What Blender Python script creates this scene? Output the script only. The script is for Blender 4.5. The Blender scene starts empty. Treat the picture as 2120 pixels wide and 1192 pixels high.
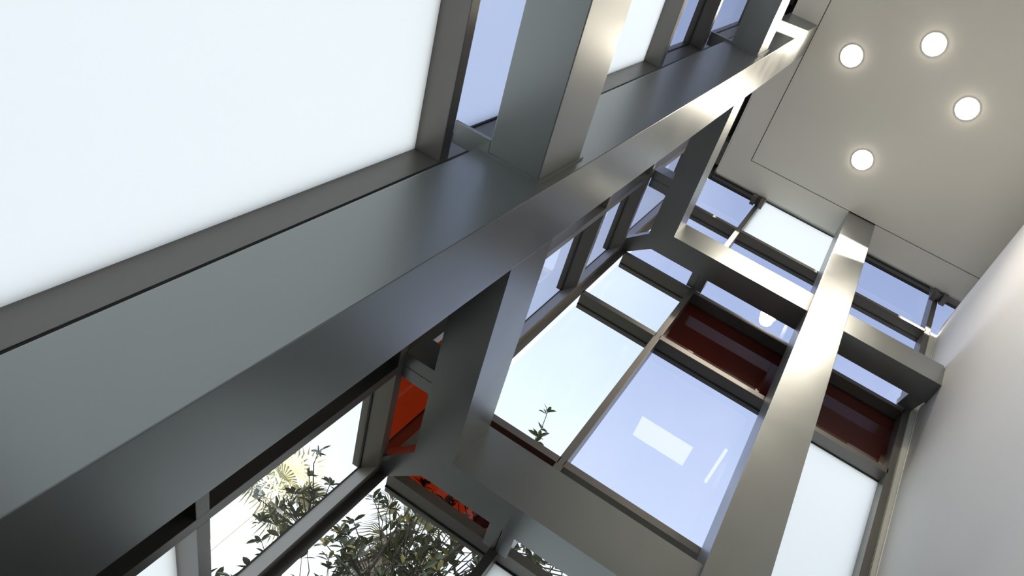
import bpy, bmesh, math, random
from mathutils import Vector, Matrix
random.seed(11)

# ------------------------------------------------------------------ camera
cam_d = bpy.data.cameras.new('camera')
cam_d.sensor_fit = 'HORIZONTAL'
cam_d.sensor_width = 36.0
cam_d.lens = 36.0 * 1386.26 / 2120.0
cam_d.shift_x = -(1287.95 - 1060.0) / 2120.0
cam_d.shift_y = -(596.0 - 572.52) / 2120.0
cam_d.clip_start = 0.05
cam_d.clip_end = 500
cam = bpy.data.objects.new('camera', cam_d)
bpy.context.scene.collection.objects.link(cam)
R = Matrix(((0.8518, -0.4910, 0.1825), (-0.3250, -0.7685, -0.5511), (0.4108, 0.4101, -0.8142)))
q = R.to_quaternion(); q.normalize()
cam.rotation_mode = 'QUATERNION'
cam.rotation_quaternion = q
cam.location = (0, 0, 0)
bpy.context.scene.camera = cam

# ------------------------------------------------------------------ world / sun / exposure
scn = bpy.context.scene
scn.view_settings.view_transform = 'Standard'
scn.view_settings.look = 'None'
scn.view_settings.gamma = 1.0
scn.view_settings.use_curve_mapping = False
scn.view_settings.exposure = 0.0

w = bpy.data.worlds.new('world'); scn.world = w; w.use_nodes = True
nt = w.node_tree; nt.nodes.clear()
N = nt.nodes.new
out = N('ShaderNodeOutputWorld'); bg = N('ShaderNodeBackground')
tc = N('ShaderNodeTexCoord'); sep = N('ShaderNodeSeparateXYZ'); ramp = N('ShaderNodeValToRGB')
nt.links.new(tc.outputs['Generated'], sep.inputs[0])
mr = N('ShaderNodeMapRange'); mr.inputs[1].default_value = -1; mr.inputs[2].default_value = 1
nt.links.new(sep.outputs['Z'], mr.inputs[0]); nt.links.new(mr.outputs[0], ramp.inputs[0])
SKY = 2.0   # ramp colours are scaled by this
el = ramp.color_ramp.elements
el[0].position = 0.0; el[0].color = (.30, .28, .25, 1)
el[1].position = 1.0; el[1].color = (.31, .37, .50, 1)
for p, c in ((.485, (.36, .34, .31)), (.5, (1.28, 1.28, 1.30)), (.66, (.84, .88, .93)), (.76, (.60, .66, .74)), (.84, (.51, .57, .66)), (.93, (.36, .42, .55))):
    e = el.new(p); e.color = (*c, 1)
# thin cloud veils
noi = N('ShaderNodeTexNoise'); noi.inputs['Scale'].default_value = 2.4; noi.inputs['Detail'].default_value = 5
nt.links.new(tc.outputs['Generated'], noi.inputs['Vector'])
cr = N('ShaderNodeMapRange'); cr.inputs[1].default_value = .48; cr.inputs[2].default_value = .72; cr.inputs[3].default_value = 0; cr.inputs[4].default_value = .5
nt.links.new(noi.outputs[0], cr.inputs[0])
mix = N('ShaderNodeMix'); mix.data_type = 'RGBA'
mix.inputs[7].default_value = (.62, .66, .72, 1)
nt.links.new(cr.outputs[0], mix.inputs[0]); nt.links.new(ramp.outputs[0], mix.inputs[6])
gt = N('ShaderNodeMath'); gt.operation = 'GREATER_THAN'; gt.inputs[1].default_value = 0.05
nt.links.new(sep.outputs['Z'], gt.inputs[0])
mul = N('ShaderNodeMath'); mul.operation = 'MULTIPLY'
nt.links.new(cr.outputs[0], mul.inputs[0]); nt.links.new(gt.outputs[0], mul.inputs[1])
nt.links.new(mul.outputs[0], mix.inputs[0])
nt.links.new(mix.outputs[2], bg.inputs[0]); bg.inputs[1].default_value = SKY
nt.links.new(bg.outputs[0], out.inputs[0])

SUN_DIR = Vector((0.0, 1.0, -0.12)).normalized()      # low sun coming in over the back wall
sd = bpy.data.lights.new('sun', 'SUN'); sd.energy = 48.0; sd.angle = math.radians(.5); sd.color = (1, .93, .82)
sun = bpy.data.objects.new('sun', sd); scn.collection.objects.link(sun)
sun.rotation_mode = 'QUATERNION'; sun.rotation_quaternion = SUN_DIR.to_track_quat('-Z', 'Y')

# ------------------------------------------------------------------ materials
def pmat(name, base, metal=0.0, rough=.5, noise=0.0, nscale=6.0, coat=0.0, spec=.5, rnoise=0.0, bump=0.0):
    m = bpy.data.materials.new(name); m.use_nodes = True
    t = m.node_tree; b = t.nodes['Principled BSDF']
    b.inputs['Base Color'].default_value = (*base, 1); b.inputs['Metallic'].default_value = metal
    b.inputs['Roughness'].default_value = rough; b.inputs['Specular IOR Level'].default_value = spec
    b.inputs['Coat Weight'].default_value = coat
    tc = t.nodes.new('ShaderNodeTexCoord'); n = t.nodes.new('ShaderNodeTexNoise')
    n.inputs['Scale'].default_value = nscale; n.inputs['Detail'].default_value = 4
    t.links.new(tc.outputs['Object'], n.inputs['Vector'])
    if noise:
        mx = t.nodes.new('ShaderNodeMix'); mx.data_type = 'RGBA'
        mx.inputs[6].default_value = (*[c*(1-noise) for c in base], 1); mx.inputs[7].default_value = (*[min(1, c*(1+noise)) for c in base], 1)
        t.links.new(n.outputs[0], mx.inputs[0]); t.links.new(mx.outputs[2], b.inputs['Base Color'])
    if rnoise:
        mp = t.nodes.new('ShaderNodeMapRange'); mp.inputs[1].default_value = .3; mp.inputs[2].default_value = .7
        mp.inputs[3].default_value = rough-rnoise; mp.inputs[4].default_value = rough+rnoise
        t.links.new(n.outputs[0], mp.inputs[0]); t.links.new(mp.outputs[0], b.inputs['Roughness'])
    if bump:
        bp = t.nodes.new('ShaderNodeBump'); bp.inputs['Strength'].default_value = bump; bp.inputs['Distance'].default_value = .002
        t.links.new(n.outputs[0], bp.inputs['Height']); t.links.new(bp.outputs[0], b.inputs['Normal'])
    return m

def glassmat(name, tint, refl=.9, rough=.0):
    m = bpy.data.materials.new(name); m.use_nodes = True
    t = m.node_tree; t.nodes.clear()
    o = t.nodes.new('ShaderNodeOutputMaterial'); tr = t.nodes.new('ShaderNodeBsdfTransparent'); g = t.nodes.new('ShaderNodeBsdfGlossy')
    fr = t.nodes.new('ShaderNodeFresnel'); fr.inputs[0].default_value = 1.45; mx = t.nodes.new('ShaderNodeMixShader')
    ml = t.nodes.new('ShaderNodeMath'); ml.operation = 'MULTIPLY'; ml.inputs[1].default_value = refl
    g.inputs['Roughness'].default_value = rough; tr.inputs[0].default_value = (*tint, 1)
    ge = t.nodes.new('ShaderNodeNewGeometry'); sb = t.nodes.new('ShaderNodeMath'); sb.operation = 'SUBTRACT'; sb.inputs[0].default_value = 1
    m2 = t.nodes.new('ShaderNodeMath'); m2.operation = 'MULTIPLY'; m2.use_clamp = True
    t.links.new(ge.outputs['Backfacing'], sb.inputs[1]); t.links.new(fr.outputs[0], ml.inputs[0])
    t.links.new(ml.outputs[0], m2.inputs[0]); t.links.new(sb.outputs[0], m2.inputs[1]); t.links.new(m2.outputs[0], mx.inputs[0])
    t.links.new(tr.outputs[0], mx.inputs[1]); t.links.new(g.outputs[0], mx.inputs[2]); t.links.new(mx.outputs[0], o.inputs[0])
    return m

def frostmat(name, col, clear=.0):
    m = bpy.data.materials.new(name); m.use_nodes = True
    t = m.node_tree; t.nodes.clear()
    o = t.nodes.new('ShaderNodeOutputMaterial'); tl = t.nodes.new('ShaderNodeBsdfTranslucent'); g = t.nodes.new('ShaderNodeBsdfGlossy')
    tr = t.nodes.new('ShaderNodeBsdfTransparent'); tr.inputs[0].default_value = (*col, 1)
    tl.inputs[0].default_value = (*col, 1); g.inputs['Roughness'].default_value = .25
    m1 = t.nodes.new('ShaderNodeMixShader'); m1.inputs[0].default_value = clear
    m2 = t.nodes.new('ShaderNodeMixShader'); m2.inputs[0].default_value = .04
    t.links.new(tl.outputs[0], m1.inputs[1]); t.links.new(tr.outputs[0], m1.inputs[2])
    t.links.new(m1.outputs[0], m2.inputs[1]); t.links.new(g.outputs[0], m2.inputs[2]); t.links.new(m2.outputs[0], o.inputs[0])
    return m

M = {}
M['steel'] = pmat('painted_steel', (.262, .272, .267), metal=.74, rough=.33, noise=.05, nscale=3, rnoise=.03)
M['frame'] = pmat('anodised_frame', (.16, .15, .135), metal=.5, rough=.38, noise=.05, nscale=5)
M['gasket'] = pmat('gasket', (.02, .02, .02), rough=.6, noise=.1)
M['ceiling'] = pmat('ceiling_board', (.82, .79, .70), rough=.7, noise=.03, nscale=2, bump=.05)
M['plaster'] = pmat('white_plaster', (.84, .82, .78), rough=.75, noise=.02, nscale=2, bump=.08)
M['cream'] = pmat('cream_wall', (.80, .74, .62), rough=.7, noise=.03, nscale=2)
M['added_dark'] = pmat('added_dark_green', (.045, .058, .056), rough=.6, noise=.1)  # for the added panel that dims what the steel reflects
M['added_infill'] = pmat('added_dark_infill', (.03, .032, .032), rough=.5, noise=.1)  # panels added low in the glass walls to keep undersides dark
M['floor'] = pmat('floor_stone', (.035, .036, .036), rough=.7, noise=.15, nscale=3)
M['void'] = pmat('dark_soffit', (.035, .033, .03), rough=.8, noise=.1)
M['reveal'] = pmat('pale_reveal', (.55, .56, .50), rough=.5, noise=.04)
M['fixture'] = pmat('fixture_white', (.8, .78, .72), rough=.4, noise=.02)
M['clear'] = glassmat('clear_glass', (.93, .95, .95), .9)
M['bluegl'] = glassmat('tinted_glass', (.775, .80, .885), 1.3)
M['orange'] = glassmat('orange_glass', (.36, .10, .04), .8)
M['frost'] = frostmat('frosted_glass', (.955, .985, .995))
M['frostv'] = frostmat('frosted_glass_lilac', (.70, .76, .90))
M['red'] = pmat('dark_red_glass', (.075, .008, .004), rough=.03, coat=.6, spec=.6, noise=.05, nscale=2)
M['bark'] = pmat('bark', (.10, .085, .07), rough=.85, noise=.3, nscale=20, bump=.4)
M['glare_bark'] = pmat('glare_painted_bark', (.62, .58, .46), rough=.9, noise=.2, nscale=9)  # overexposed glare of the trunk painted in as a pale colour
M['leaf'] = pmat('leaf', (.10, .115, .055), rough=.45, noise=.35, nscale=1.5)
M['leafy'] = pmat('leaf_painted_sun', (.34, .30, .10), rough=.5, noise=.3, nscale=1.5)  # lit copy of the leaf, sunlight painted into its yellower colour
M['palm'] = pmat('palm_frond', (.27, .26, .14), rough=.6, noise=.3, nscale=2)
M['straw'] = pmat('dry_frond', (.26, .22, .16), rough=.8, noise=.3, nscale=4)
M['ground'] = pmat('paving', (.22, .215, .19), rough=.9, noise=.1, nscale=1)
def lampmat():
    m = bpy.data.materials.new('lamp_lens'); m.use_nodes = True; t = m.node_tree; t.nodes.clear()
    o = t.nodes.new('ShaderNodeOutputMaterial'); e = t.nodes.new('ShaderNodeEmission')
    e.inputs[0].default_value = (1, .92, .79, 1); e.inputs[1].default_value = 50
    t.links.new(e.outputs[0], o.inputs[0]); return m
M['lamp'] = lampmat()

# ------------------------------------------------------------------ helpers
C = scn.collection
def link(name, bm, mat, parent=None, smooth=False):
    me = bpy.data.meshes.new(name); bmesh.ops.recalc_face_normals(bm, faces=bm.faces[:]); bm.to_mesh(me); bm.free()
    if smooth:
        for p in me.polygons: p.use_smooth = True
    me.materials.append(mat)
    o = bpy.data.objects.new(name, me); C.objects.link(o)
    if parent: o.parent = parent
    return o
def add_box(bm, x0, x1, y0, y1, z0, z1, bevel=0.0):
    r = bmesh.ops.create_cube(bm, size=1.0)
    vs = r['verts']
    for v in vs:
        v.co = Vector((x0+(v.co.x+.5)*(x1-x0), y0+(v.co.y+.5)*(y1-y0), z0+(v.co.z+.5)*(z1-z0)))
    if bevel:
        es = list({e for v in vs for e in v.link_edges})
        bmesh.ops.bevel(bm, geom=es, offset=bevel, segments=2, profile=.7, affect='EDGES')
def box(name, x0, x1, y0, y1, z0, z1, mat, parent=None, bevel=0.0):
    bm = bmesh.new(); add_box(bm, x0, x1, y0, y1, z0, z1, bevel)
    return link(name, bm, mat, parent)
def add_prism(bm, pts, axis, a, b):
    """polygon pts (2-D) extruded along axis from a to b; pts are the other two coordinates in xyz order"""
    def P(p, t):
        if axis == 'z': return (p[0], p[1], t)
        if axis == 'y': return (p[0], t, p[1])
        return (t, p[0], p[1])
    A = [bm.verts.new(P(p, a)) for p in pts]; B = [bm.verts.new(P(p, b)) for p in pts]
    n = len(pts)
    bm.faces.new(A); bm.faces.new(B[::-1])
    for i in range(n): bm.faces.new((A[i], B[i], B[(i+1) % n], A[(i+1) % n]))
def prism(name, pts, axis, a, b, mat, parent=None):
    bm = bmesh.new(); add_prism(bm, pts, axis, a, b); return link(name, bm, mat, parent)
def empty(name, loc=(0, 0, 0)):
    o = bpy.data.objects.new(name, None); o.empty_display_size = .2; C.objects.link(o); o.location = loc; return o
def tag(o, label=None, cat=None, group=None, kind=None):
    if label: o['label'] = label
    if cat: o['category'] = cat
    if group: o['group'] = group
    if kind: o['kind'] = kind
    return o

FLOOR = -1.5; CEIL = 8.73; BACK = -3.5
XG, XF = -1.595, -1.46         # left curtain wall: glass plane, inner face of the frame
YG, YF = 3.87, 3.735           # far curtain wall
TOPW = 9.27
def wallx(z):
    if z <= 7.5: return 1.854 + .087*(z-5.17)
    t = z-7.5
    return 2.0567 + .087*t + .125*t*t if t < 1.25 else 2.0567 + .10875 + .1953 + .40*(t-1.25)
def mrx(z): return 1.645 + .0795*(z-4.05)

# ------------------------------------------------------------------ room shell
tag(box('floor', -1.7, 3.2, BACK-.1, 4.0, FLOOR-.1, FLOOR, M['floor']), kind='structure')
# right wall: leaning, flaring outward near the ceiling
zs = [FLOOR, 0, 2, 4, 6, 7.3] + [7.5+.1*i for i in range(0, 19)]
prof = [(wallx(z), z) for z in zs]
bm = bmesh.new()
IN = [[bm.verts.new((x, y, z)) for x, z in prof] for y in (BACK, 3.70)]
OUT = [[bm.verts.new((x+.18, y, z)) for x, z in prof] for y in (BACK, 3.70)]
for k in range(len(prof)-1):
    bm.faces.new((IN[0][k], IN[1][k], IN[1][k+1], IN[0][k+1]))
    bm.faces.new((OUT[0][k], OUT[0][k+1], OUT[1][k+1], OUT[1][k]))
    for j in (0, 1): bm.faces.new((IN[j][k], IN[j][k+1], OUT[j][k+1], OUT[j][k]))
for k in (0, -1): bm.faces.new((IN[0][k], IN[1][k], OUT[1][k], OUT[0][k]))
wr = link('wall_right', bm, M['plaster']); tag(wr, kind='structure')
for p in wr.data.polygons: p.use_smooth = abs(p.normal.y) < .5
# back wall (behind the camera) with added high slots, cut to the shape of the sun patches
def zback(z, y): return z + (y-BACK)*.12
slots = [ # polygons (x,z) on the target plane y, projected back along the sun
    (1.348, [(-1.33, 7.27), (-.93, 7.42), (-.93, 8.16), (-1.33, 8.02)]),
    (3.735, [(-.63, 7.12), (-.49, 7.12), (-.49, 7.70), (-.63, 7.70)]),
    (3.22, [(.50, 7.335), (.90, 7.485), (.90, 8.08), (.50, 7.925)]),
    (3.735, [(1.62, 7.70), (2.16, 7.70), (2.16, 8.47), (1.62, 8.25)]),
]
bm = bmesh.new()
def quad(x0, x1, zl0, zr0, zl1, zr1):
    vs = [(x0, zl0), (x1, zr0), (x1, zr1), (x0, zl1)]
    if max(abs(zl1-zl0), abs(zr1-zr0)) < 1e-4: return
    add_prism(bm, vs, 'y', BACK-.2, BACK)
cols = []
px = -4.8  # extra length of wall, added to hold the sun off the tree
for y, poly in slots:
    p = [(x, zback(z, y)) for x, z in poly]
    quad(px, p[0][0], FLOOR, FLOOR, 9.4, 9.4)
    quad(p[0][0], p[1][0], FLOOR, FLOOR, p[0][1], p[1][1])
    quad(p[0][0], p[1][0], p[3][1], p[2][1], 9.4, 9.4)
    px = p[1][0]
quad(px, 3.2, FLOOR, FLOOR, 9.4, 9.4)
tag(link('wall_back', bm, M['cream']), kind='structure')
tag(box('added_dark_panel', -4.8, 1.3, BACK+.001, BACK+.03, FLOOR, 5.2, M['added_dark'], None, .004), kind='structure')  # unseen dark panel added so the near column face reflects less light
tag(box('trim_2', -1.75, 3.2, BACK-.2, 4.0, 9.35, 9.45, M['void']), kind='structure')   # dark roof soffit above the floating ceiling

# ceiling: inner panel and an L-shaped border panel with a recessed joint between them
ce = empty('ceiling', (0, 0, CEIL)); tag(ce, kind='structure')
XR = wallx(CEIL)+.05
def cbox(n, x0, x1, y0, y1, z0, z1, m): return box(n, x0, x1, y0, y1, z0-CEIL, z1-CEIL, m, ce, .002)
cbox('panel', -.932, XR, BACK, 3.209, CEIL, CEIL+.05, M['ceiling'])
bm = bmesh.new()
add_prism(bm, [(-1.29, BACK), (-.943, BACK), (-.943, 3.22), (XR, 3.22), (XR, 3.59), (-1.29, 3.59)], 'z', 0, .05)
link('panel', bm, M['ceiling'], ce)
cbox('backing_board', -1.27, XR, BACK, 3.57, CEIL+.052, CEIL+.10, M['void'])
cbox('edge_trim', -1.312, -1.292, 1.75, 3.59, CEIL-.004, CEIL+.06, M['fixture'])
cbox('edge_trim', -1.29, XR, 3.592, 3.61, CEIL+.0, CEIL+.06, M['reveal'])

# ------------------------------------------------------------------ curtain walls
def pane(win, poly, axis, mat, label=None):
    """poly in (y,z) for the left wall, (x,z) for the far wall"""
    if axis == 'x': o = prism('glass_pane', poly, 'x', XG-.02, XG, mat, win)
    else: o = prism('glass_pane', poly, 'y', YG, YG+.02, mat, win)
    if label: o['label'] = label
    return o
H = .06
def frame_box(win, name, x0, x1, y0, y1, z0, z1): return box(name, x0, x1, y0, y1, z0, z1, M['frame'], win, .003)

w1 = empty('window_1'); tag(w1, kind='structure')
ZT = {'a': [.42, 1.08, 2.26, 3.10, 4.885, 5.90, 7.73]}
mull = [(-2.2, -2.135), (1.49, 1.55), (2.775, 2.84)]
for y0, y1 in mull: frame_box(w1, 'mullion', XG-.05, XF, y0, y1, FLOOR, TOPW)
bays = [(BACK, -2.2, 0), (-2.135, 1.49, 1), (1.55, 2.775, 2), (2.84, 3.785, 3)]
rect = lambda a0, a1, z0, z1: [(a0, z0), (a1, z0), (a1, z1), (a0, z1)]
for y0, y1, b in bays:
    zt = [z for z in ZT['a'] if not (1 < z < 1.5 and b < 2)]
    for z in zt:
        if b < 3: frame_box(w1, 'transom', XG-.05, XF, y0, y1, z, z+H)
        else: prism('transom', [(XG-.05, y0), (XF, y0), (XF, 3.665), (XG, 3.795), (XG-.05, 3.795)], 'z', z, z+H, M['frame'], w1)
    edges = [FLOOR] + zt + [TOPW]
    for i in range(len(edges)-1):
        z0 = edges[i] + (H if i else 0); z1 = edges[i+1]
        zm = (z0+z1)/2
        lab = None
        if zm < .42 or (b == 2 and zm < 3.1): m = M['added_infill']
        elif zm < 1.07: m = M['frost']
        elif zm < 2.26: m = M['frost'] if b < 3 else M['clear']
        elif zm < 3.10: m = M['frostv'] if b < 3 else M['orange']
        elif zm < 4.9: m = M['frostv'] if b == 1 else M['bluegl']
        else: m = M['bluegl']
        lab = {'added_infill': 'added dark infill panel blocking low light', 'frost': 'frosted white pane', 'frostv': 'frosted lilac pane', 'orange': 'orange tinted pane', 'clear': None, 'bluegl': None}[[k for k in M if M[k] is m][0]]
        if b == 1 and 3.1 < zm < 4.9: m = M['frost']; lab = 'frosted white pane'
        pane(w1, rect(y0-.01, y1+.01, z0-.01, z1+.01), 'x', m, lab)
        g = .006
        if m is M['frost']: continue
        bm = bmesh.new()      # black gasket line round the pane
        add_box(bm, XG, XG+.012, y0, y1, z0, z0+g); add_box(bm, XG, XG+.012, y0, y1, z1-g, z1)
        add_box(bm, XG, XG+.012, y0, y0+g, z0+g, z1-g); add_box(bm, XG, XG+.012, y1-g, y1, z0+g, z1-g)
        link('gasket', bm, M['gasket'], w1)
frame_box(w1, 'transom', XG-.05, XF, BACK, 3.66, TOPW, TOPW+.08)
prism('corner_post', [(XF, 3.66), (XF, YF), (-1.40, YF), (-1.53, YG), (XG, YG), (XG, 3.79)], 'z', FLOOR, TOPW+.08, M['frame'], w1)

w2 = empty('window_2'); tag(w2, kind='structure')
ZB = [1.2, 2.31, 3.10, 4.94, 5.92, 7.73]
frame_box(w2, 'mullion', -.613, -.552, YF, YG+.05, FLOOR, TOPW)
frame_box(w2, 'mullion', .67, .73, YF, YG+.05, FLOOR, TOPW)
prism('mullion', [(mrx(FLOOR), FLOOR), (mrx(FLOOR)+.065, FLOOR), (mrx(TOPW)+.065, TOPW), (mrx(TOPW), TOPW)], 'y', YF, YG+.05, M['frame'], w2)
def xr(z): return mrx(z)+.01
bb = [(-1.41, lambda z: -.603, 0), (-.56, lambda z: .68, 1), (.72, xr, 2), (None, lambda z: 2.9, 3)]
for xl, xrf, b in bb:
    zt = list(ZB) if b < 3 else []
    XL = (lambda z: mrx(z)+.055) if xl is None else (lambda z, a=xl: a)
    for z in zt:
        e = H if z != ZB[0] else .06
        prism('transom', [(XL(z), z), (xrf(z), z), (xrf(z+e), z+e), (XL(z), z+e)], 'y', YF, YG+.05, M['frame'], w2)
    if b == 3:
        prism('transom', [(mrx(7.73)+.06, 7.73), (2.2, 7.73), (2.2, 7.79), (mrx(7.79)+.06, 7.79)], 'y', YF, YG+.05, M['frame'], w2)
        zt = [7.73]
    edges = ([FLOOR] if b < 3 else []) + zt + [TOPW]
    for i in range(len(edges)-1):
        z0 = edges[i] + (H if (i or b == 3) else 0) - .01; z1 = edges[i+1] + .01
        zm = (z0+z1)/2; lab = None; m = M['bluegl']
        if zm < 1.2: m = M['added_infill']; lab = 'added dark infill panel blocking low light'
        elif zm < 2.3: m = M['clear'] if b == 0 else M['frost']
        elif zm < 3.1: m = M['orange'] if b == 0 else M['clear']
        elif zm < 4.94: m = (M['clear'], M['bluegl'], M['frost'])[b]
        elif zm < 5.92: m = (M['clear'], M['red'], M['red'])[b]
        elif zm > 7.7: m = (M['bluegl'], M['frost'], M['bluegl'], M['bluegl'])[b]
        if m is M['frost']: lab = 'frosted white pane'
        if m is M['red']: lab = 'dark red glass pane'
        if m is M['orange']: lab = 'orange tinted pane'
        pane(w2, [(XL(z0), z0), (xrf(z0), z0), (xrf(z1), z1), (XL(z1), z1)], 'y', m, lab)
        if b < 3:
            bm = bmesh.new()
            for za, zb_ in ((z0+.01, z0+.018), (z1-.018, z1-.01)):
                add_prism(bm, [(XL(za), za), (xrf(za), za), (xrf(zb_), zb_), (XL(zb_), zb_)], 'y', YG-.012, YG)
            link('gasket', bm, M['gasket'], w2)
frame_box(w2, 'transom', -1.41, 2.9, YF, YG+.05, TOPW, TOPW+.08)
# reveal strips between the last mullion and the leaning wall
t1 = empty('trim_1'); tag(t1, kind='structure')
a = prism('reveal_strip', [(mrx(FLOOR)+.066, FLOOR), (wallx(FLOOR)-.012, FLOOR), (wallx(7.73)-.012, 7.73), (mrx(7.73)+.066, 7.73)], 'y', YF-.02, YF+.06, M['reveal'], t1)
prism('reveal_strip', [(wallx(FLOOR)-.008, FLOOR), (wallx(FLOOR)+.1, FLOOR), (wallx(7.73)+.1, 7.73), (wallx(7.73)-.008, 7.73)], 'y', 3.702, YF+.05, M['plaster'], t1)

# ------------------------------------------------------------------ steel frame
S = M['steel']
def thing(name, loc, label, cat, group=None):
    e = empty(name, loc); return tag(e, label, cat, group)
def part(e, name, x0, x1, y0, y1, z0, z1, mat=S, bevel=.004):
    l = e.location
    return box(name, x0-l.x, x1-l.x, y0-l.y, y1-l.y, z0-l.z, z1-l.z, mat, e, bevel)
def pprism(e, name, pts, z0, z1, mat=S):
    l = e.location
    return prism(name, [(x-l.x, y-l.y) for x, y in pts], 'z', z0-l.z, z1-l.z, mat, e)
cA = thing('steel_column', (-1.13, 1.536, FLOOR), 'wide square steel column nearest the camera, crossing the picture beside the left glass wall', 'column', 'square steel columns')
part(cA, 'shaft', -1.311, -.949, 1.348, 1.724, FLOOR, 9.34)
part(cA, 'base_plate', -1.40, -.87, 1.26, 1.81, FLOOR, FLOOR+.03)
cB = thing('steel_column', (.70, 3.41, FLOOR), 'square steel column rising to the ceiling in front of the far glass wall', 'column', 'square steel columns')
part(cB, 'shaft', .512, .888, 3.22, 3.59, FLOOR, 9.34)
part(cB, 'base_plate', .44, .96, 3.15, 3.66, FLOOR, FLOOR+.03)
ZL = (2.285, 2.66); ZU = (5.98, 6.355)
def weld_y(e, y, s, z):   # weld bead round a beam end that butts a column face (faces +-y)
    l = e.location; bm = bmesh.new(); r = .012
    for x0, x1, z0, z1 in ((-1.254-r, -1.0+r, z[0]-r, z[0]), (-1.254-r, -1.0+r, z[1], z[1]+r), (-1.254-r, -1.254, z[0], z[1]), (-1.0, -1.0+r, z[0], z[1])):
        a, b = sorted((y, y+s*r)); add_box(bm, x0-l.x, x1-l.x, a-l.y, b-l.y, z0-l.z, z1-l.z)
    link('weld_bead', bm, S, e)
def weld_x(e, x, s, z, y0, y1):
    l = e.location; bm = bmesh.new(); r = .012
    for ya, yb, z0, z1 in ((y0-r, y1+r, z[0]-r, z[0]), (y0-r, y1+r, z[1], z[1]+r), (y0-r, y0, z[0], z[1]), (y1, y1+r, z[0], z[1])):
        a, b = sorted((x, x+s*r)); add_box(bm, a-l.x, b-l.x, ya-l.y, yb-l.y, z0-l.z, z1-l.z)
    link('weld_bead', bm, S, e)
gb = 'horizontal steel beams'
for z, nm, fy, by in ((ZL, 'lower', 3.26, 3.52), (ZU, 'upper', 3.30, 3.56)):
    up = nm == 'upper'
    # along the left wall, near part
    b = thing('steel_beam', (-1.127, -1.0, z[0]), {True: 'steel beam running to the top edge of the picture beside the downlit ceiling', False: 'large steel beam at top centre ending on the near face of the wide column'}[up], 'beam', gb)
    part(b, 'shaft', -1.254, -1.0, BACK, 1.347, *z); weld_y(b, 1.348, -1, z)
    if up: part(b, 'bracket_plate', -1.46, -1.255, 1.33, 1.45, 5.985, 6.01)
    else: part(b, 'bracket_plate', -1.44, -1.255, 1.28, 1.385, 2.287, 2.30)
    # along the left wall, far part, mitred to the far beam
    b = thing('steel_beam', (-1.127, 2.5, z[0]), {True: 'upper steel beam between the wide column and the far left corner', False: 'lower steel beam between the wide column and the far left corner, orange glass behind'}[up], 'beam', gb)
    pprism(b, 'shaft', [(-1.254, 1.725), (-1.0, 1.725), (-1.0, fy), (-1.254, by)], *z); weld_y(b, 1.724, 1, z)
    zb = (5.985, 6.16) if up else (2.31, 2.49)
    y0 = 2.745 if up else 2.70
    part(b, 'bracket', -1.46, -1.254, y0, y0+.094, *zb); part(b, 'bracket', -1.46, -1.254, y0+.098, y0+.19, *zb)
    # along the far wall, left of column
    b = thing('steel_beam', (-.25, by, z[0]), {True: 'upper steel beam from the far left corner to the far column', False: 'lower steel beam from the far left corner to the far column at bottom centre'}[up], 'beam', gb)
    pprism(b, 'shaft', [(-1.0, fy), (.512, fy), (.512, by), (-1.254, by)], *z)
    pprism(b, 'corner_plate', [(-1.254, by-.15), (-1.254, by+.0), (-1.17, by+.0), (-1.40, YF), (-1.47, YF), (-1.47, 3.60)], z[0]+.002, z[0]+.09)
    part(b, 'bracket', -.67, -.585, by, YF, z[0]+.002, z[0]+.17); part(b, 'bracket', -.58, -.495, by, YF, z[0]+.002, z[0]+.17)
    # right of column
    xe = wallx(z[0])
    b = thing('steel_beam', (1.4, by, z[0]), {True: 'upper steel beam from the far column to the white wall', False: 'lower steel beam right of the far column, meeting the white wall'}[up], 'beam', gb)
    part(b, 'shaft', .888, xe+.02 if up else xe+.01, fy, by, *z)
    pprism(b, 'corner_plate', [(xe-.18, by), (xe-.02, by), (mrx(z[0])+.06, YF), (mrx(z[0])-.08, YF)], z[0]+.002, z[0]+.09)
# head brackets holding the frames to the roof
def head_bracket(x0, x1, y0, y1, z0, z1, label):
    e = thing('head_bracket', ((x0+x1)/2, (y0+y1)/2, z0), label, 'bracket', 'steel head brackets at the ceiling edge')
    xm = (x0+x1)/2
    if y1-y0 > x1-x0 or True:
        part(e, 'plate', x0, xm-.03, y0, y1, z0, z1, M['frame']); part(e, 'plate', xm+.03, x1, y0, y1, z0, z1, M['frame'])
        part(e, 'web', xm-.03, xm+.03, y0+.02, y1, z0+.07, z1, M['frame'])
head_bracket(-.69, -.51, 3.60, 3.734, 8.62, 9.34, 'steel head bracket on top of the mullion left of the far column')
head_bracket(1.95, 2.15, 3.60, 3.734, 8.62, 9.34, 'steel head bracket by the white wall, topping the leaning mullion')

def side_bracket(y0, y1, z0, label):
    e = thing('head_bracket', (-1.4, y0, z0), label, 'bracket', 'steel head brackets at the ceiling edge')
    ym = (y0+y1)/2
    part(e, 'plate', -1.459, -1.32, y0, ym-.002, z0, 9.34, M['frame']); part(e, 'plate', -1.459, -1.32, ym+.002, y1, z0, 9.34, M['frame'])
side_bracket(2.00, 2.42, 8.75, 'steel bracket in the dark gap left of the ceiling, beside the wide column')
side_bracket(3.15, 3.5, 8.75, 'steel bracket in the far left corner of the ceiling gap')
rb = thing('roof_beam', (-1.4, 0, 9.0), 'dark beam in the narrow gap between ceiling and left frames', 'beam')
part(rb, 'flange', -1.459, -1.36, BACK, 1.3, 8.95, 9.34, M['void'])
part(rb, 'flange', -1.459, -1.40, 1.74, 3.6, 9.0, 9.34, M['void'])

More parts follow.
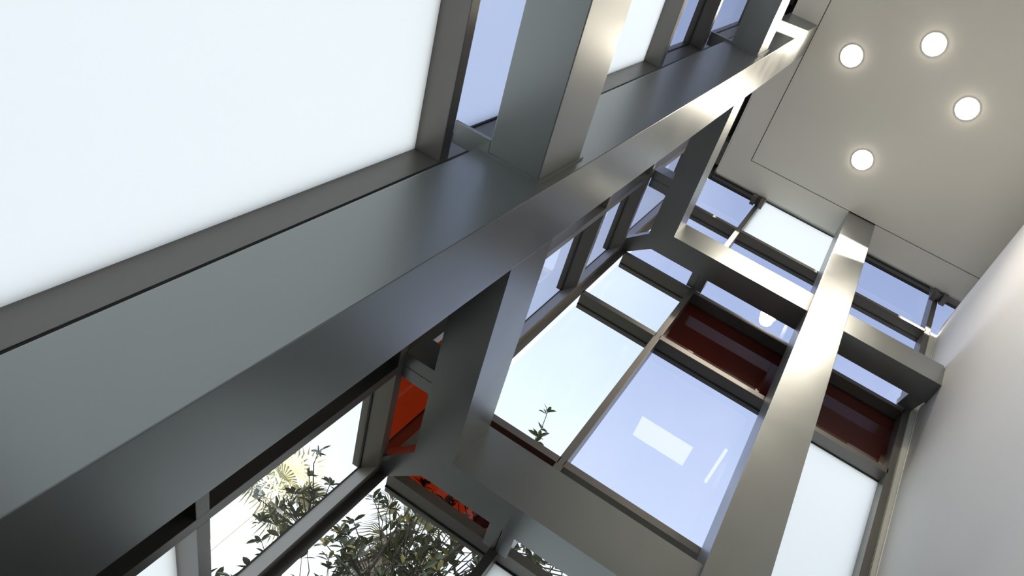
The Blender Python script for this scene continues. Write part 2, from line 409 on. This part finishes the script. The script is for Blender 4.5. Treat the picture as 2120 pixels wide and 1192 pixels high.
# ------------------------------------------------------------------ recessed downlights
def downlight(x, y, label):
    e = thing('downlight', (x, y, CEIL), label, 'light', 'round downlights in the ceiling')
    bm = bmesh.new(); n = 48
    prof = [(.120, -.001), (.137, -.003), (.141, .002), (.141, .04), (.120, .04)]
    ring = [[bm.verts.new((r*math.cos(2*math.pi*i/n), r*math.sin(2*math.pi*i/n), z)) for r, z in prof] for i in range(n)]
    for i in range(n):
        for k in range(len(prof)):
            bm.faces.new((ring[i][k], ring[(i+1) % n][k], ring[(i+1) % n][(k+1) % len(prof)], ring[i][(k+1) % len(prof)]))
    link('trim_ring', bm, M['fixture'], e, True)
    bm = bmesh.new(); prev = None
    top = bm.verts.new((0, 0, -.030))
    for k in range(1, 7):
        r = .121*k/6; z = -.030+.028*(k/6)**2.2
        cur = [bm.verts.new((r*math.cos(2*math.pi*i/n), r*math.sin(2*math.pi*i/n), z)) for i in range(n)]
        for i in range(n):
            if prev is None: bm.faces.new((top, cur[(i+1) % n], cur[i]))
            else: bm.faces.new((prev[i], prev[(i+1) % n], cur[(i+1) % n], cur[i]))
        prev = cur
    link('lens', bm, M['lamp'], e, True)
    ld = bpy.data.lights.new('lamp', 'SPOT'); ld.energy = 130; ld.color = (1, .90, .74); ld.spot_size = math.radians(120); ld.spot_blend = .8; ld.shadow_soft_size = .10
    lo = bpy.data.objects.new('lamp', ld); C.objects.link(lo); lo.parent = e; lo.location = (0, 0, -.14)
downlight(-.419, 1.494, 'round downlight nearest the wide steel column, left of the four')
downlight(.337, 1.013, 'round downlight nearest the top edge, topmost of the four')
downlight(1.033, 1.478, 'round downlight nearest the white wall, rightmost of the four')
downlight(.316, 2.541, 'round downlight nearest the far column, lowest of the four')
def light_panel(x0, x1, y0, y1, label, st):
    e = thing('ceiling_light', ((x0+x1)/2, (y0+y1)/2, CEIL), label, 'light')
    lm = bpy.data.materials.new('diffuser'); lm.use_nodes = True; t = lm.node_tree; t.nodes.clear()
    o = t.nodes.new('ShaderNodeOutputMaterial'); em = t.nodes.new('ShaderNodeEmission'); em.inputs[0].default_value = (1, .95, .86, 1); em.inputs[1].default_value = st
    t.links.new(em.outputs[0], o.inputs[0])
    part(e, 'diffuser', x0, x1, y0, y1, CEIL-.012, CEIL-.002, lm, 0)
    f = .015
    for a in ((x0-f, x1+f, y0-f, y0), (x0-f, x1+f, y1, y1+f), (x0-f, x0, y0, y1), (x1, x1+f, y0, y1)): part(e, 'trim_strip', *a, CEIL-.016, CEIL-.001, M['fixture'], 0)
light_panel(-.64, .385, -1.02, -.50, 'rectangular ceiling light mirrored in the large blue pane', 6.0)
light_panel(.84, .90, -1.07, -.13, 'narrow linear ceiling light mirrored in the large blue pane', 6.0)

# ------------------------------------------------------------------ outside
tag(box('ground', -60, 60, -60, 80, -1.9, -1.75, M['ground']), kind='structure')

def leaf_mesh(name, L, W, mat):
    bm = bmesh.new()
    prof = [(0, .0), (.2, .55), (.5, 1.0), (.78, .72), (1.0, 0)]
    mid = [bm.verts.new((0, t*L, -.10*L*t*t)) for t, _ in prof]
    lf = [bm.verts.new((-w_*W/2, t*L, .18*W*w_-.10*L*t*t)) for t, w_ in prof[1:-1]]
    rt = [bm.verts.new((w_*W/2, t*L, .18*W*w_-.10*L*t*t)) for t, w_ in prof[1:-1]]
    for s, sd_ in ((lf, 1), (rt, -1)):
        fs = [(mid[0], mid[1], s[0]), (mid[1], mid[2], s[1], s[0]), (mid[2], mid[3], s[2], s[1]), (mid[3], mid[4], s[2])]
        for f in fs: bm.faces.new(f if sd_ > 0 else f[::-1])
    me = bpy.data.meshes.new(name); bm.to_mesh(me); bm.free(); me.materials.append(mat)
    return me
def tube(bm, pts, r0, r1, n=6):
    prev = None; L = len(pts)
    for i, p in enumerate(pts):
        p = Vector(p); d = (Vector(pts[min(i+1, L-1)])-Vector(pts[max(i-1, 0)])).normalized()
        a = d.orthogonal().normalized(); b = d.cross(a); r = r0+(r1-r0)*i/max(1, L-1)
        cur = [bm.verts.new(p+(a*math.cos(2*math.pi*k/n)+b*math.sin(2*math.pi*k/n))*r) for k in range(n)]
        if prev:
            for k in range(n): bm.faces.new((prev[k], prev[(k+1) % n], cur[(k+1) % n], cur[k]))
        prev = cur

def whorl(tip, d, n, out_, scale=1.0):
    """leaves radiating from a twig tip"""
    d = d.normalized(); a = d.orthogonal().normalized(); b = d.cross(a)
    ph = random.random()*6.28
    for k in range(n):
        an = ph+k*2.399; rr = random.uniform(.7, 1.3)
        v = (a*math.cos(an)+b*math.sin(an))*rr + d*random.uniform(.15, .9); v.normalize()
        nrm = d*1.0 + Vector((random.uniform(-.5, .5), random.uniform(-.5, .5), random.uniform(-.2, .6)))
        x = v.cross(nrm).normalized(); z = x.cross(v).normalized()
        m = Matrix((x, v, z)).transposed().to_4x4(); m.translation = tip - d*random.uniform(0, .05)
        out_.append((m @ Matrix.Scale(scale*random.uniform(.75, 1.15), 4)))

def magnolia():
    root = thing('magnolia_tree', (-1.6, 8.2, -1.75), 'broad-leaved evergreen tree with glossy dark leaves outside the lower far-left glass', 'tree')
    L0 = root.location
    leaves = []; tr = bmesh.new(); br = bmesh.new()
    trunk = [Vector((-1.6, 8.2, -1.75)), Vector((-1.55, 8.1, .5)), Vector((-1.7, 8.0, 2.2)), Vector((-1.75, 7.9, 3.8)), Vector((-1.5, 7.8, 5.0))]
    tube(tr, [p-L0 for p in trunk], .12, .03, 8)
    def inside(p):
        for c, r in CROWN:
            if ((p.x-c[0])/r[0])**2+((p.y-c[1])/r[1])**2+((p.z-c[2])/r[2])**2 < 1: return True
        return False
    CROWN = [((-1.3, 8.0, 3.4), (1.75, 1.2, 2.35)), ((-2.4, 7.8, 2.6), (1.1, 1.0, 1.25)), ((.2, 8.4, 3.7), (1.6, 1.2, 2.1))]
    tips = []
    while len(tips) < 1050:
        p = Vector((random.uniform(-3.6, 1.6), random.uniform(6.7, 9.4), random.uniform(.8, 5.85)))
        if inside(p): tips.append(p)
    for p in tips:
        base = min(trunk, key=lambda t: (t-p).length + max(0, t.z-p.z)*2)
        st = base.lerp(p, .55) + Vector((0, 0, -.15))
        mid = st.lerp(p, .6)+Vector((random.uniform(-.1, .1), random.uniform(-.1, .1), .05))
        tube(br, [st-L0, mid-L0, p-L0], .010, .004, 4)
        whorl(p, (p-mid)+Vector((0, 0, .1)), random.randint(5, 8), leaves)
    for i in range(26):     # main limbs
        p = random.choice(tips); b0 = random.choice(trunk[1:4])
        tube(br, [b0-L0, b0.lerp(p, .5)+Vector((0, 0, -.2))-L0, p-L0], .035, .008, 5)
    # sprigs standing clear of the crown
    def sprig(pts, wh):
        pts = [Vector(p) for p in pts]
        tube(br, [p-L0 for p in pts], .012, .005, 5)
        for t, n, sc in wh:
            f = t*(len(pts)-1); i = min(int(f), len(pts)-2); p = pts[i].lerp(pts[i+1], f-i)
            whorl(p, (pts[i+1]-pts[i])+Vector((random.uniform(-.4, .4), random.uniform(-.3, .3), .2))*.3, n, leaves, sc)
    sprig([(-1.57, 7.89, 6.27), (-1.68, 7.69, 6.49), (-1.71, 7.57, 6.62), (-1.77, 7.38, 6.82)], [(1, 8, 1.0), (.72, 3, .9), (.5, 8, 1.1), (.35, 8, 1.1), (.15, 9, 1.0), (0, 9, 1.1)])
    sprig([(-3.35, 7.98, 3.92), (-3.49, 7.82, 4.11), (-3.66, 7.66, 4.27), (-3.71, 7.56, 4.40)], [(1, 7, .9), (.95, 5, .8), (.15, 8, 1), (.3, 7, .9)])
    for x_, y_, z_, n in ((-3.40, 7.76, 4.30, 8), (-3.67, 7.79, 4.01, 9), (-3.58, 7.78, 4.12, 7), (-3.91, 7.86, 3.63, 9), (-3.41, 7.89, 4.05, 8), (-3.50, 7.90, 3.95, 8), (-3.56, 7.93, 3.83, 9), (-3.59, 7.97, 3.72, 9), (-3.73, 7.98, 3.57, 8), (-3.62, 8.01, 3.60, 8), (-3.47, 7.98, 3.82, 9), (-3.46, 8.05, 3.67, 9), (-3.47, 8.09, 3.58, 7), (-3.66, 7.92, 3.74, 8), (-3.57, 7.96, 3.76, 9), (-3.57, 7.85, 3.98, 6), (-3.40, 7.84, 4.15, 7)):
        p = Vector((x_, y_+random.uniform(-.2, .2), z_)); whorl(p, Vector((random.uniform(-1, 1), random.uniform(-.5, .5), 1)), n, leaves, .95)
        tube(br, [p-L0, Vector((-3.20, 8.21, 3.80))-L0], .006, .008, 4)
    link('trunk', tr, M['bark'], root, True); link('branches', br, M['bark'], root, True)
    # the leaves that show largest are parts, the others one stuff mesh
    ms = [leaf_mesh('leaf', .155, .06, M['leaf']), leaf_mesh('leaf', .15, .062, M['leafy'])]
    def seen(m):
        p = m.translation; v = R.transposed() @ p
        if v.z >= 0: return -9
        x = 1287.95+1386.26*v.x/-v.z; y = 572.52-1386.26*v.y/-v.z
        ok = (490 < x < 700 and 900 < y < 1192 and y < 1192 and (x-480)*.74 < 1192-y+8) or (600 < x < 985 and 1000 < y < 1192) or (1080 < x < 1165 and 840 < y < 935)
        return (1 if ok else 0) - p.length*.05
    leaves.sort(key=seen, reverse=True)
    for i, m in enumerate(leaves[:300]):
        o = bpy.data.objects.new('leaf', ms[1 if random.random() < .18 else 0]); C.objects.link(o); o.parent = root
        mm = m.copy(); mm.translation = m.translation-L0; o.matrix_local = mm
    for idx, nm in ((0, 'foliage'), (1, 'sun_painted_foliage')):  # second mesh takes the leaf colour with painted sunlight
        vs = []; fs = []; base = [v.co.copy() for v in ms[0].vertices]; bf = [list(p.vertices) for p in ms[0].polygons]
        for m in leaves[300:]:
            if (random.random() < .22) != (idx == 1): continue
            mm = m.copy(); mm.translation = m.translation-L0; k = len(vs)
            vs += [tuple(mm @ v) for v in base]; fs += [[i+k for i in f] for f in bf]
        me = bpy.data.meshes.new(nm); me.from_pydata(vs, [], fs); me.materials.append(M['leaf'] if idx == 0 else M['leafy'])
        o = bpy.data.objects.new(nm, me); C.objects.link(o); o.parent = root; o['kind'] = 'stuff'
magnolia()

def palm(top, r, nfr, label, skirt, tr_r=.14):
    top = Vector(top); root = thing('fan_palm', (top.x, top.y, -1.75), label, 'tree')
    L0 = root.location; bm = bmesh.new()
    tube(bm, [Vector((0, 0, 0)), Vector((.05, 0, (top.z+1.75)*.5)), top-L0], tr_r*1.3, tr_r, 10)
    link('trunk', bm, M['bark'] if skirt else M['glare_bark'], root, True)
    for f in range(nfr):
        bm = bmesh.new()
        an = f*2.399; el_ = random.uniform(-.5, 1.2)
        d = Vector((math.cos(an)*math.cos(el_), math.sin(an)*math.cos(el_), math.sin(el_)))
        hub = top-L0+d*r*.45; side = d.cross(Vector((0, 0, 1))).normalized(); upv = side.cross(d).normalized()
        tube(bm, [top-L0, hub], .015, .01, 4)
        for k in range(15):
            a_ = math.radians(-80+160*k/14); v = (d*math.cos(a_)+side*math.sin(a_)).normalized()
            wv = v.cross(upv).normalized()*.018*r; L = r*.75*(1-.25*abs(a_)/1.4)
            p0 = hub; p1 = hub+v*L*.55+upv*.03; p2 = hub+v*L+Vector((0, 0, -.22*L))
            V = [bm.verts.new(p) for p in (p0-wv*.4, p0+wv*.4, p1+wv, p1-wv, p2)]
            bm.faces.new((V[0], V[1], V[2], V[3])); bm.faces.new((V[3], V[2], V[4]))
        link('frond', bm, M['palm'], root)
    if skirt:
        bm = bmesh.new()
        for k in range(260):
            an = random.random()*6.28; z0 = random.uniform(-1.6, .1)
            p = top-L0+Vector((math.cos(an)*tr_r, math.sin(an)*tr_r, z0))
            q_ = p+Vector((math.cos(an)*random.uniform(.1, .45), math.sin(an)*random.uniform(.1, .45), -random.uniform(.5, .9)))
            s = Vector((-math.sin(an), math.cos(an), 0))*random.uniform(.01, .025)
            V = [bm.verts.new(x) for x in (p-s, p+s, q_+s*.6, q_-s*.6)]; bm.faces.new(V)
        o = link('dead_frond_skirt', bm, M['straw'], root); o['kind'] = 'stuff'
palm((-6.75, 14.01, 6.86), 1.15, 26, 'pale sunlit fan palm behind the dark leaves at lower left', False, .09)
palm((-3.28, 11.48, 6.30), .9, 14, 'fan palm with a skirt of dry fronds behind the leafy tree', True, .12)
